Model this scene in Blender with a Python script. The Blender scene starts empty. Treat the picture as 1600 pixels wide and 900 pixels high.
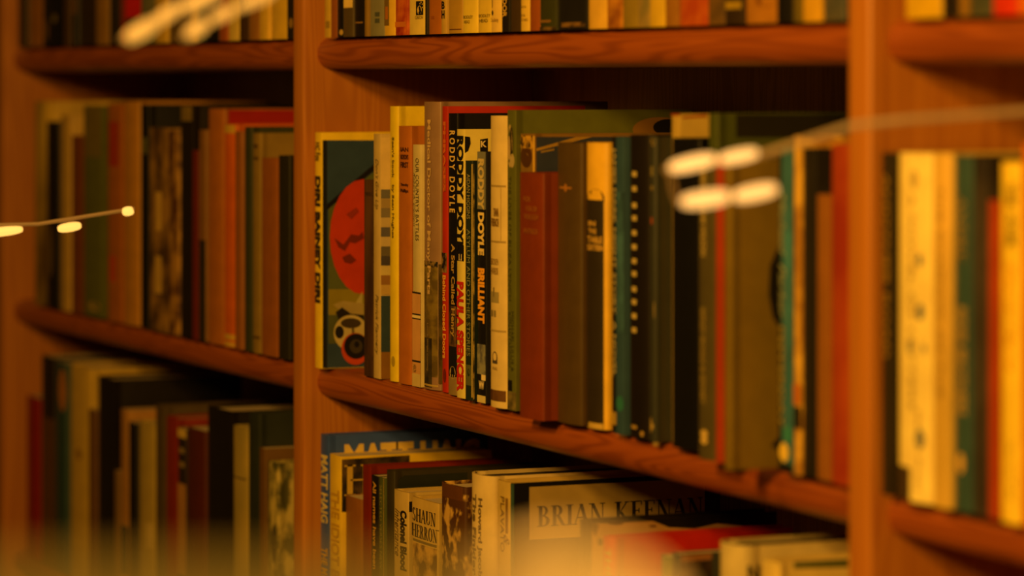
import bpy, math, random
from mathutils import Vector, Matrix
random.seed(7)
SC = bpy.context.scene
COL = SC.collection

# ------------------------------------------------------------------ camera, light, exposure
F, HOR = 5300.0, 125.0                    # focal length in pixels of the 1600 wide frame, eye level row
CAM = Vector((2.954, -1.102, 0.268))      # metres; Z = 0 is the top of the middle shelf board
FW, RT = Vector((-0.916, 0.402, 0.0)).normalized(), Vector((0.402, 0.916, 0.0)).normalized()
cam = bpy.data.cameras.new('camera'); camo = bpy.data.objects.new('camera', cam); COL.objects.link(camo)
camo.matrix_world = Matrix(((RT.x, 0, -FW.x, CAM.x), (RT.y, 0, -FW.y, CAM.y), (0, 1, 0, CAM.z), (0, 0, 0, 1)))
cam.sensor_width = 36; cam.lens = 36 * F / 1600; cam.shift_y = -(450 - HOR) / 1600
cam.clip_start = 0.05; cam.clip_end = 50
cam.dof.use_dof = True; cam.dof.focus_distance = 2.90; cam.dof.aperture_fstop = 4.0
cam.dof.aperture_blades = 0
SC.camera = camo
vs = SC.view_settings; vs.view_transform = 'Standard'; vs.look = 'None'; vs.exposure = 0.0; vs.gamma = 1.0
vs.use_curve_mapping = False
SC.cycles.use_denoising = True
SC.cycles.max_bounces = 6
w = bpy.data.worlds.new('room_dark'); SC.world = w; w.use_nodes = True
w.node_tree.nodes['Background'].inputs[0].default_value = (1.0, 0.42, 0.06, 1)
w.node_tree.nodes['Background'].inputs[1].default_value = 0.016

def lamp(name, loc, aim, size, watts, color=(1.0, 0.48, 0.07)):
    l = bpy.data.lights.new(name, 'AREA'); l.shape = 'DISK'; l.size = size; l.energy = watts; l.color = color
    o = bpy.data.objects.new(name, l); COL.objects.link(o); o.location = loc
    o.rotation_euler = (Vector(aim) - Vector(loc)).to_track_quat('-Z', 'Y').to_euler()
    return o
lamp('ceiling_lamp', (1.70, -1.45, 1.02), (0.8, 0.0, 0.0), 0.26, 24)
lamp('ceiling_lamp', (1.75, -1.50, 0.72), (0.9, 0.0, 0.0), 0.22, 17)
lamp('ceiling_lamp', (0.4, -1.7, 1.15), (0.2, 0.0, 0.0), 0.30, 6)

# ------------------------------------------------------------------ pixel <-> place
def ray(px):
    u = (px - 800) / F
    return FW + RT * u
def X_at(px, Y=0.0):
    d = ray(px); t = (Y - CAM.y) / d.y
    return CAM.x + t * d.x
def Y_at(px, X):                       # depth into the shelf of a picture column on a board X = const
    d = ray(px); t = (X - CAM.x) / d.x
    return CAM.y + t * d.y
def Z_at(py, X, Y):
    dist = (Vector((X, Y, 0)) - Vector((CAM.x, CAM.y, 0))).dot(FW)
    return CAM.z - (py - HOR) * dist / F
def P_at(px, py, dist):
    p = CAM + ray(px) * dist
    return Vector((p.x, p.y, CAM.z - (py - HOR) * dist / F))

# ------------------------------------------------------------------ materials
MATS = {}
def _new(name):
    m = bpy.data.materials.new(name); m.use_nodes = True
    return m, m.node_tree.nodes, m.node_tree.links, m.node_tree.nodes['Principled BSDF']
def dye(c):                            # inks and cloth dyes of old books: deep, short of blue
    mx = max(c); k = (mx / .75) ** .28; r, g, b = c
    if b < r: b = b * (b / r) ** .5
    else: r, g, b = r + .06 * mx, g * .85, b
    return (min(1, r * k), min(1, g * k), min(1, b * k))
def paper(c, rough=0.5, wear=0.12, scale=60.0):
    key = ('p', tuple(round(v, 3) for v in c), rough, wear)
    if key in MATS: return MATS[key]
    m, N, L, b = _new('printed_paper'); c = dye(c)
    tc = N.new('ShaderNodeTexCoord'); n = N.new('ShaderNodeTexNoise'); n.inputs['Scale'].default_value = scale
    n.inputs['Detail'].default_value = 5; L.new(tc.outputs['Object'], n.inputs['Vector'])
    r = N.new('ShaderNodeValToRGB'); r.color_ramp.elements[0].position = 0.3; r.color_ramp.elements[1].position = 0.7
    r.color_ramp.elements[0].color = tuple(v * (1 - wear) for v in c) + (1,)
    r.color_ramp.elements[1].color = tuple(min(1, v * (1 + wear * .5)) for v in c) + (1,)
    L.new(n.outputs['Fac'], r.inputs['Fac']); L.new(r.outputs['Color'], b.inputs['Base Color'])
    b.inputs['Roughness'].default_value = rough
    bp = N.new('ShaderNodeBump'); bp.inputs['Strength'].default_value = 0.08; bp.inputs['Distance'].default_value = 0.002
    L.new(n.outputs['Fac'], bp.inputs['Height']); L.new(bp.outputs['Normal'], b.inputs['Normal'])
    MATS[key] = m; return m
def mottled(c1, c2, scale=40, stretch=(1, 1, 1), rough=0.55, lo=0.42, hi=0.58, name='mottled_paper'):
    key = ('m', c1, c2, scale, stretch)
    if key in MATS: return MATS[key]
    m, N, L, b = _new(name); c1, c2 = dye(c1), dye(c2)
    tc = N.new('ShaderNodeTexCoord'); mp = N.new('ShaderNodeMapping'); mp.inputs['Scale'].default_value = stretch
    n = N.new('ShaderNodeTexNoise'); n.inputs['Scale'].default_value = scale; n.inputs['Detail'].default_value = 6
    L.new(tc.outputs['Object'], mp.inputs['Vector']); L.new(mp.outputs['Vector'], n.inputs['Vector'])
    r = N.new('ShaderNodeValToRGB'); r.color_ramp.elements[0].position = lo; r.color_ramp.elements[1].position = hi
    r.color_ramp.elements[0].color = c1 + (1,); r.color_ramp.elements[1].color = c2 + (1,)
    L.new(n.outputs['Fac'], r.inputs['Fac']); L.new(r.outputs['Color'], b.inputs['Base Color'])
    b.inputs['Roughness'].default_value = rough
    MATS[key] = m; return m
def pages_mat():
    if 'pages' in MATS: return MATS['pages']
    m, N, L, b = _new('page_edges')
    tc = N.new('ShaderNodeTexCoord'); mp = N.new('ShaderNodeMapping'); mp.inputs['Scale'].default_value = (1800, 6, 2)
    n = N.new('ShaderNodeTexNoise'); n.inputs['Scale'].default_value = 1.0
    L.new(tc.outputs['Object'], mp.inputs['Vector']); L.new(mp.outputs['Vector'], n.inputs['Vector'])
    r = N.new('ShaderNodeValToRGB'); r.color_ramp.elements[0].color = (.42, .34, .20, 1); r.color_ramp.elements[1].color = (.72, .62, .42, 1)
    L.new(n.outputs['Fac'], r.inputs['Fac']); L.new(r.outputs['Color'], b.inputs['Base Color']); b.inputs['Roughness'].default_value = 0.8
    MATS['pages'] = m; return m
def wood(axis, dark, light, name):
    m, N, L, b = _new(name)
    tc = N.new('ShaderNodeTexCoord'); mp = N.new('ShaderNodeMapping')
    mp.inputs['Scale'].default_value = {'x': (2.6, 26, 44), 'z': (40, 26, 1.6)}[axis]
    n = N.new('ShaderNodeTexNoise'); n.inputs['Scale'].default_value = 1.0; n.inputs['Detail'].default_value = 1.0; n.inputs['Distortion'].default_value = 0.3
    L.new(tc.outputs['Object'], mp.inputs['Vector']); L.new(mp.outputs['Vector'], n.inputs['Vector'])
    k = N.new('ShaderNodeMath'); k.operation = 'MULTIPLY'; k.inputs[1].default_value = 95.0; L.new(n.outputs['Fac'], k.inputs[0])
    s = N.new('ShaderNodeMath'); s.operation = 'SINE'; L.new(k.outputs[0], s.inputs[0])
    r = N.new('ShaderNodeValToRGB'); r.color_ramp.elements[0].position = 0.0; r.color_ramp.elements[1].position = 0.75
    mr = N.new('ShaderNodeMapRange'); mr.inputs[1].default_value = -1; mr.inputs[2].default_value = 1; L.new(s.outputs[0], mr.inputs[0])
    L.new(mr.outputs[0], r.inputs['Fac'])
    r.color_ramp.elements[0].color = dark + (1,); r.color_ramp.elements[1].color = light + (1,)
    n2 = N.new('ShaderNodeTexNoise'); n2.inputs['Scale'].default_value = 0.35; n2.inputs['Detail'].default_value = 3; L.new(mp.outputs['Vector'], n2.inputs['Vector'])
    mx = N.new('ShaderNodeMix'); mx.data_type = 'RGBA'; mx.blend_type = 'MULTIPLY'; mx.inputs[0].default_value = 0.55
    L.new(r.outputs['Color'], mx.inputs[6]); 
    r2 = N.new('ShaderNodeValToRGB'); r2.color_ramp.elements[0].position = .3; r2.color_ramp.elements[1].position = .7
    r2.color_ramp.elements[0].color = (.62, .52, .48, 1); r2.color_ramp.elements[1].color = (1, 1, 1, 1)
    L.new(n2.outputs['Fac'], r2.inputs['Fac']); L.new(r2.outputs['Color'], mx.inputs[7]); L.new(mx.outputs[2], b.inputs['Base Color'])
    b.inputs['Roughness'].default_value = 0.42
    return m
def glow(c, strength, name='reflected_light'):
    key = ('g', c, strength)
    if key in MATS: return MATS[key]
    m, N, L, b = _new(name)
    b.inputs['Base Color'].default_value = tuple(v * .10 for v in c) + (1,); b.inputs['Emission Color'].default_value = c + (1,)
    n = N.new('ShaderNodeTexNoise'); n.inputs['Scale'].default_value = 90
    mr = N.new('ShaderNodeMapRange'); mr.inputs[3].default_value = strength * .85; mr.inputs[4].default_value = strength * 1.15
    L.new(n.outputs['Fac'], mr.inputs[0]); L.new(mr.outputs[0], b.inputs['Emission Strength'])
    MATS[key] = m; return m
PINE = wood('z', (.44, .16, .015), (.52, .205, .02), 'pine_upright')
SHELFWOOD = wood('x', (.25, .058, .006), (.36, .092, .010), 'varnished_pine_shelf')
BACKWOOD = wood('z', (.22, .10, .035), (.34, .17, .06), 'back_panel_wood')

# ------------------------------------------------------------------ mesh helpers
def link(name, verts, faces, m, parent=None, smooth=None):
    me = bpy.data.meshes.new(name); me.from_pydata([tuple(v) for v in verts], [], faces); me.materials.append(m)
    me.update()
    if smooth:
        me.polygons.foreach_set('use_smooth', [True] * len(me.polygons)); me.set_sharp_from_angle(angle=math.radians(smooth))
    o = bpy.data.objects.new(name, me); COL.objects.link(o)
    if parent: o.parent = parent
    return o
def box(x0, x1, y0, y1, z0, z1):
    v = [(x, y, z) for x in (x0, x1) for y in (y0, y1) for z in (z0, z1)]
    f = [(0, 1, 3, 2), (4, 6, 7, 5), (0, 4, 5, 1), (2, 3, 7, 6), (0, 2, 6, 4), (1, 5, 7, 3)]
    return v, f
def prism(pts, axis, a, b):            # closed 2D outline pushed along an axis between a and b
    n = len(pts); put = {'x': lambda p, t: (t, p[0], p[1]), 'z': lambda p, t: (p[0], p[1], t)}[axis]
    v = [put(p, a) for p in pts] + [put(p, b) for p in pts]
    f = [(i, (i + 1) % n, (i + 1) % n + n, i + n) for i in range(n)] + [tuple(range(n))[::-1], tuple(range(n, 2 * n))]
    return v, f
def shell(outer, inner, z0, z1):       # open profile with a thickness, pushed up
    n = len(outer)
    v = [(x, y, z0) for x, y in outer] + [(x, y, z1) for x, y in outer] + [(x, y, z0) for x, y in inner] + [(x, y, z1) for x, y in inner]
    f = []
    for i in range(n - 1):
        j = i + 1
        f += [(i, j, j + n, i + n), (j + 2*n, i + 2*n, i + 3*n, j + 3*n), (i + n, j + n, j + 3*n, i + 3*n), (j, i, i + 2*n, j + 2*n)]
    for i in (0, n - 1): f.append((i, i + n, i + 3*n, i + 2*n))
    return v, f
def thing(name, label, cat, loc=(0, 0, 0), group=None):
    o = bpy.data.objects.new(name, None); COL.objects.link(o); o.location = loc; o.empty_display_size = 0.02
    o['label'] = label; o['category'] = cat
    if group: o['group'] = group
    return o
def struct(o): o['kind'] = 'structure'; return o

# ------------------------------------------------------------------ room and bookcase
T_POST = 0.0295; PITCH = X_at(1323, -.008) - X_at(457, -.008)
X2 = X_at(457, -.008)                              # outer edge of the upright between far and middle bay
POSTS = [X2 - PITCH, X2, X2 + PITCH, X2 + 2 * PITCH]
DEPTH = 0.222; GAP = 0.307; THK = 0.0285; FLOOR = -1.30
struct(link('floor', *box(-2.6, 4.6, -3.2, .30, FLOOR - .05, FLOOR), wood('x', (.10, .05, .02), (.18, .09, .04), 'dark_floorboards')))
struct(link('wall_back', *box(-2.6, 4.6, .30, .38, FLOOR, 1.6), paper((.30, .22, .14), .8)))
bc = thing('bookcase', 'tall varnished pine bookcase with wide upright posts and rounded shelf fronts', 'bookcase', (POSTS[1] + T_POST / 2 + .5, .1, FLOOR))
def bcl(name, v, f, m, smooth=None):
    b = bc.location
    return link(name, [(x - b.x, y - b.y, z - b.z) for x, y, z in v], f, m, bc, smooth)
for x in POSTS:
    r = .0045; y0 = -.008; pts = [(x, .235), (x, y0 + r)]
    pts += [(x + r - r * math.cos(a), y0 + r - r * math.sin(a)) for a in (.52, 1.05)] + [(x + r, y0)]
    pts += [(x + T_POST - r, y0)] + [(x + T_POST - r + r * math.sin(a), y0 + r - r * math.cos(a)) for a in (.52, 1.05)] + [(x + T_POST, y0 + r), (x + T_POST, .235)]
    bcl('upright', *prism(pts, 'z', FLOOR, 0.95), PINE, 25)
for i in range(3):
    xa, xb = POSTS[i] + T_POST, POSTS[i + 1]
    for k in range(-3, 4):
        z = k * GAP
        yf = .006; rr = THK / 2; pts = []
        for s in range(13):
            a = math.pi * s / 12
            pts.append((yf + rr * .8 - rr * .8 * math.sin(a), z - rr + rr * math.cos(a)))
        pts += [(.225, z - THK), (.225, z)]
        bcl('shelf', *prism(pts, 'x', xa, xb), SHELFWOOD, 30)
    bcl('back_panel', *box(xa, xb, .2255, .2345, FLOOR, .95), BACKWOOD)

# ------------------------------------------------------------------ lettering
def text_polys(body, bold=0.0, shear=0.0):
    cu = bpy.data.curves.new('t', 'FONT'); cu.body = body; cu.offset = bold; cu.shear = shear; cu.resolution_u = 3
    o = bpy.data.objects.new('t', cu); COL.objects.link(o)
    bpy.context.view_layer.update()
    me = bpy.data.meshes.new_from_object(o.evaluated_get(bpy.context.evaluated_depsgraph_get()))
    v = [(p.co.x, p.co.y) for p in me.vertices]; f = [tuple(p.vertices) for p in me.polygons]
    bpy.data.objects.remove(o); bpy.data.curves.remove(cu); bpy.data.meshes.remove(me)
    return v, f
def serif_polys(body, T=.15, t=.045):
    V, Fc = [], []
    def q(*p): n = len(V); V.extend(p); Fc.append(tuple(range(n, n + len(p))))
    def rect(a, b, c, d): q((a, c), (b, c), (b, d), (a, d))
    def serif(x, wd, top): rect(x - wd / 2, x + wd / 2, 1 - t if top else 0, 1 if top else t)
    def bowl(cx, cy, rx, ry, a0, a1, th, tv, n=14):
        for i in range(n):
            a, b = [math.radians(a0 + (a1 - a0) * k / n) for k in (i, i + 1)]
            q((cx + rx * math.cos(a), cy + ry * math.sin(a)), (cx + rx * math.cos(b), cy + ry * math.sin(b)),
              (cx + (rx - th) * math.cos(b), cy + (ry - tv) * math.sin(b)), (cx + (rx - th) * math.cos(a), cy + (ry - tv) * math.sin(a)))
    x = 0.0
    for ch in body:
        def R(a, b, c, d): rect(x + a, x + b, c, d)
        def D(a, ya, b, yb, wd): q((x + a - wd/2, ya), (x + a + wd/2, ya), (x + b + wd/2, yb), (x + b - wd/2, yb))
        if ch == ' ': x += .45; continue
        wd = {'I': .36, 'N': .80, 'A': .78, 'K': .78, 'E': .64, 'B': .68, 'R': .74, 'H': .82, 'U': .78, 'O': .80, 'S': .6, 'D': .78, 'L': .6, 'Y': .74}.get(ch, .7)
        if ch in 'IBREKHDL': R(.10, .10 + T, 0, 1); serif(x + .10 + T/2, .34, True); serif(x + .10 + T/2, .34, False)
        if ch == 'B':
            bowl(x + .30, .76, .24, .24, -90, 90, T*.8, t); bowl(x + .30, .27, .32, .27, -90, 90, T, t)
            R(.2, .30, 1 - t, 1); R(.2, .30, .52 - t/2, .52 + t/2); R(.2, .30, 0, t)
        if ch == 'R':
            bowl(x + .30, .74, .27, .26, -90, 90, T, t); R(.2, .30, 1 - t, 1); R(.2, .30, .48, .48 + t)
            D(.36, .5, .62, 0, T); serif(x + .66, .22, False)
        if ch == 'E':
            R(.2, .58, 1 - t, 1); R(.2, .60, 0, t); R(.2, .46, .5, .5 + t); R(.58 - t, .58, .8, 1); R(.60 - t, .60, 0, .22); R(.46 - t, .46, .4, .64)
        if ch == 'L': R(.2, .56, 0, t); R(.56 - t, .56, 0, .22)
        if ch == 'D': bowl(x + .25, .5, .48, .5, -90, 90, T, t)
        if ch == 'K': D(.24, .42, .62, 1, t*1.2); D(.30, .5, .64, 0, T); serif(x + .62, .24, True); serif(x + .66, .24, False)
        if ch == 'H': R(.58, .58 + T, 0, 1); serif(x + .58 + T/2, .3, True); serif(x + .58 + T/2, .3, False); R(.2, .6, .48, .48 + t)
        if ch == 'N': R(.12, .12 + t, 0, 1); R(.64, .64 + t, 0, 1); D(.16, 1, .62, 0, T); serif(x + .12, .26, True); serif(x + .14, .26, False); serif(x + .66, .26, True)
        if ch == 'A': D(.08, 0, .38, 1, t*1.1); D(.66, 0, .38, 1, T); R(.2, .56, .32, .32 + t); serif(x + .08, .22, False); serif(x + .67, .28, False)
        if ch == 'U':
            R(.10, .10 + T, .3, 1); R(.62, .62 + t, .3, 1); bowl(x + .38, .3, .285, .3, 180, 360, T*.7, t); serif(x + .17, .3, True); serif(x + .64, .24, True)
        if ch == 'O': bowl(x + .40, .5, .36, .52, 0, 360, T, t, 28)
        if ch == 'S': bowl(x + .3, .74, .22, .26, 20, 270, T*.8, t); bowl(x + .3, .26, .24, .26, -160, 90, T*.8, t)
        if ch == 'Y': D(.37, .45, .08, 1, T); D(.40, .45, .66, 1, t*1.2); R(.31, .31 + T, 0, .5); serif(x + .38, .3, False); serif(x + .1, .24, True); serif(x + .66, .2, True)
        x += wd
    return V, Fc
CACHE = {}
def fitted(body, style):
    key = (body, style)
    if key not in CACHE:
        v, f = serif_polys(body, .17, .05) if style == 'serif' else text_polys(body, {'bold': .03, 'black': .055}.get(style, 0.0), .35 if style == 'italic' else 0)
        xs = [p[0] for p in v]; ys = [p[1] for p in v]; a, b, c, d = min(xs), max(xs), min(ys), max(ys)
        CACHE[key] = [((p[0] - a) / (b - a), (p[1] - c) / (d - c)) for p in v], f
    return CACHE[key]

# ------------------------------------------------------------------ a book
BOOKS = []
LABELS = {}
class Bk:
    """kind: pb paperback, hb cloth or jacketed hardback; edges given in picture pixels of the spine, set back s metres"""
    def __init__(self, root, x0, s, z0, t, W, h, kind, bulge):
        self.root, self.x0, self.s, self.z0, self.t, self.W, self.h, self.kind, self.b = root, x0, s, z0, t, W, h, kind, bulge
        self.n = 0
    def prof(self, x):
        if self.b <= 0: return 0.0
        q = max(-1, min(1, 2 * x / self.t - 1)); return self.b * (1 - math.sqrt(max(0, 1 - q * q)))
    def ux(self, u):                   # share of the spine as seen from the front right -> place across the rounded spine
        if self.b <= 0: return u * self.t
        if u <= .02: return 0.0
        if u >= .98: return self.t
        g = lambda x: .402 * x + .916 * self.prof(x)
        xs_ = [self.t * k / 200 for k in range(201)]; k0 = min(range(201), key=lambda k: g(xs_[k]))
        want = g(xs_[k0]) + u * (.402 * self.t + .3 * self.b - g(xs_[k0]))
        for k in range(k0, 201):
            if g(xs_[k]) >= want: return xs_[k]
        return self.t
    def zl(self, py, cover_px=None):
        X = self.x0 + (self.t if cover_px is not None else self.t * .5)
        Y = Y_at(cover_px, X) if cover_px is not None else self.s
        return Z_at(py, X, Y) - self.z0
    def put(self, name, v, f, m):
        return link(name, v, f, m, self.root)
    def spine_text(self, body, ya, yb, u0, u1, col, style='', horiz=False, name='spine_lettering', rough=.5):
        za, zb = self.zl(ya), self.zl(yb); pv, f = fitted(body, style); self.n += 1; e = .0004 + .00002 * self.n
        out = []
        for a, b in pv:
            if horiz: x = self.ux(u0 + (u1 - u0) * a); z = zb + (za - zb) * b
            else: x = self.ux(u0 + (u1 - u0) * b); z = za + (zb - za) * a
            out.append((x, self.prof(x) - e, z))
        return self.put(name, out, f, paper(col, rough))
    def spine_patch(self, ya, yb, u0, u1, m, name='spine_panel', shape=None):
        za, zb = min(self.h, self.zl(ya)), max(0.0, self.zl(yb)); self.n += 1; e = .0001 + .00002 * self.n
        if not hasattr(m, 'node_tree'): m = paper(m)
        if shape == 'disc':
            out = [];
            for i in range(20):
                a = i * math.tau / 20; x = self.ux((u0 + u1) / 2 + (u1 - u0) / 2 * math.cos(a))
                out.append((x, self.prof(x) - e, (za + zb) / 2 + (za - zb) / 2 * math.sin(a)))
            return self.put(name, out, [tuple(range(20))], m)
        n = 12; out = []; xa_, xb_ = self.ux(u0), self.ux(u1)
        for i in range(n + 1):
            x = xa_ + (xb_ - xa_) * i / n; y = self.prof(x) - e
            out += [(x, y, zb), (x, y, za)]
        return self.put(name, out, [(2*i, 2*i+2, 2*i+3, 2*i+1) for i in range(n)], m)
    def cover_poly(self, pts, m, name='cover_picture'):     # pts in picture pixels on the board facing the camera
        if not hasattr(m, 'node_tree'): m = paper(m)
        self.n += 1; X = self.x0 + self.t; out = []
        for px, py in pts:
            Y = Y_at(px, X); out.append((self.t + .0001 + .00003 * self.n, Y - self.s, max(.0004, min(self.h - .0002, Z_at(py, X, Y) - self.z0))))
        return self.put(name, out, [tuple(range(len(pts)))], m)
    def cover_disc(self, cx, cy, rx, ry, m, name='cover_picture', a0=0, a1=360):
        pts = [(cx + rx * math.cos(math.radians(a0 + (a1 - a0) * i / 24)), cy - ry * math.sin(math.radians(a0 + (a1 - a0) * i / 24))) for i in range(24 if a1 - a0 >= 360 else 25)]
        return self.cover_poly(pts, m, name)
    def cover_text(self, body, p0, p1, ya, yb, col, style='', name='cover_lettering'):
        X = self.x0 + self.t; Y0, Y1 = Y_at(p0, X), Y_at(p1, X); pv, f = fitted(body, style); self.n += 1
        z1, z0 = Z_at(ya, X, Y0) - self.z0, Z_at(yb, X, Y0) - self.z0
        out = [(self.t + .0002 + .00003 * self.n, Y0 + (Y1 - Y0) * a - self.s, z0 + (z1 - z0) * b) for a, b in pv]
        return self.put(name, out, f, paper(col))
def make_book(x0, s, z0, t, W, h, kind, bulge, cov, label, group, pg=None):
    root = thing('book', label, 'book', (x0, s, z0), group)
    B = Bk(root, x0, s, z0, t, W, h, kind, bulge)
    th = .0006 if kind == 'pb' else .0022
    th = min(th, t * .2)
    outer = [(0.0, W)]; j = bulge + .0015
    if kind == 'hb': outer += [(0.0, j + .009), (.0010, j + .006), (.0010, j + .004), (0.0, j + .001)]
    r = min(.0014, t * .12)
    if bulge > 0:
        for i in range(17):
            a = math.pi * i / 16; outer.append((t / 2 - t / 2 * math.cos(a), bulge - bulge * math.sin(a)))
    else:
        outer += [(0, r), (r * .3, r * .3), (r, 0), (t * .5, 0), (t - r, 0), (t - r * .3, r * .3), (t, r)]
    if kind == 'hb': outer += [(t, j + .001), (t - .0010, j + .004), (t - .0010, j + .006), (t, j + .009)]
    outer.append((t, W))
    inner = []
    for k, (x, y) in enumerate(outer):
        a = outer[max(0, k - 1)]; b = outer[min(len(outer) - 1, k + 1)]
        dx, dy = b[0] - a[0], b[1] - a[1]; l = math.hypot(dx, dy) or 1
        inner.append((x - dy / l * th, y + dx / l * th))     # offset to the inside of the book
    v, f = shell(outer, inner, 0, h)
    cm = cov if hasattr(cov, 'node_tree') else paper(cov, .38 if kind == 'hb' else .45)
    link('cover', v, f, cm, root, 35)
    ins = .0 if kind == 'pb' else .003
    ya = bulge * .6 + th + .001
    x1, x2 = th + .00005, t - th - .00005
    pts = [(x1, ya + bulge * .3), (t / 2, ya), (x2, ya + bulge * .3), (x2, W - ins - .0005), (t / 2, W - ins - .0005 - (.003 if kind == 'hb' else 0)), (x1, W - ins - .0005)]
    v, f = prism(pts, 'z', ins + .0002, h - ins - (.0006 if kind == 'pb' else 0))
    link('page_block', v, f, paper(pg, .8) if pg else pages_mat(), root)
    LABELS.setdefault(label, 0); LABELS[label] += 1
    return B

def row(z0, entries, where, group, tall=None):
    """entries: dicts with l (left pixel), optional r (right pixel of the spine), top (pixel) or h, s, W, k, b, c, d (label)"""
    out = {}
    z0 += .0003
    xs = [X_at(e['l'], e.get('s', .004)) for e in entries]
    for p in POSTS:
        if p < xs[0] < p + T_POST + .0006: print('CLAMP', where, round(xs[0] - p - T_POST, 4)); xs[0] = p + T_POST + .0006
    for i, e in enumerate(entries):
        s = e.get('s', .004)
        nxt = xs[i + 1] - .0003 if i + 1 < len(entries) else xs[i] + .03
        x1 = min(X_at(e['r'], s), nxt) if 'r' in e else min(nxt, xs[i] + .075)
        if 't' in e: x1 = min(xs[i] + e['t'], nxt)
        t = x1 - xs[i]
        if t < .003:
            print('THIN', where, e['l'], round(t, 4)); t = .003
        if 'h' in e: h = e['h']
        else: h = Z_at(e['top'], xs[i] + t / 2, s) - z0
        h = min(h, GAP - THK - .0015)
        k = e.get('k', 'pb'); b = e.get('b', .0025 if k == 'hb' else 0.0)
        label = e['d'] + ', ' + where
        B = make_book(xs[i], s, z0, t, e.get('W', .135 if k == 'pb' else .155), h, k, b, e['c'], label, group, e.get('pg'))
        if 'id' in e: out[e['id']] = B
        for kk in e.get('m', []):          # simple marks: (kind, ...)
            if kk[0] == 'p': B.spine_patch(*kk[1:])
            elif kk[0] == 'v': B.spine_text(*kk[1:])
            elif kk[0] == 'h': B.spine_text(*kk[1:], horiz=True)
        e['B'] = B
    return out

# palette (what the things are coloured themselves; the lamps are amber)
CREAM = (.84, .70, .48); WHITE = (.82, .78, .66); TAN = (.50, .34, .18); YEL = (.85, .62, .05); GOLD = (.78, .48, .08)
BLACK = (.018, .016, .016); DARK = (.05, .04, .035); BROWN = (.20, .10, .05); RUST = (.42, .13, .04); RED = (.50, .02, .015)
DRED = (.20, .015, .012); ORANGE = (.68, .20, .03); GREEN = (.13, .22, .05); DGREEN = (.035, .06, .035); OLIVE = (.26, .24, .09)
TEAL = (.03, .20, .28); BLUE = (.05, .13, .30); SLATE = (.16, .20, .22); GREY = (.26, .22, .19); PLUM = (.30, .17, .13)
NAVY = (.03, .05, .09)

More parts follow.
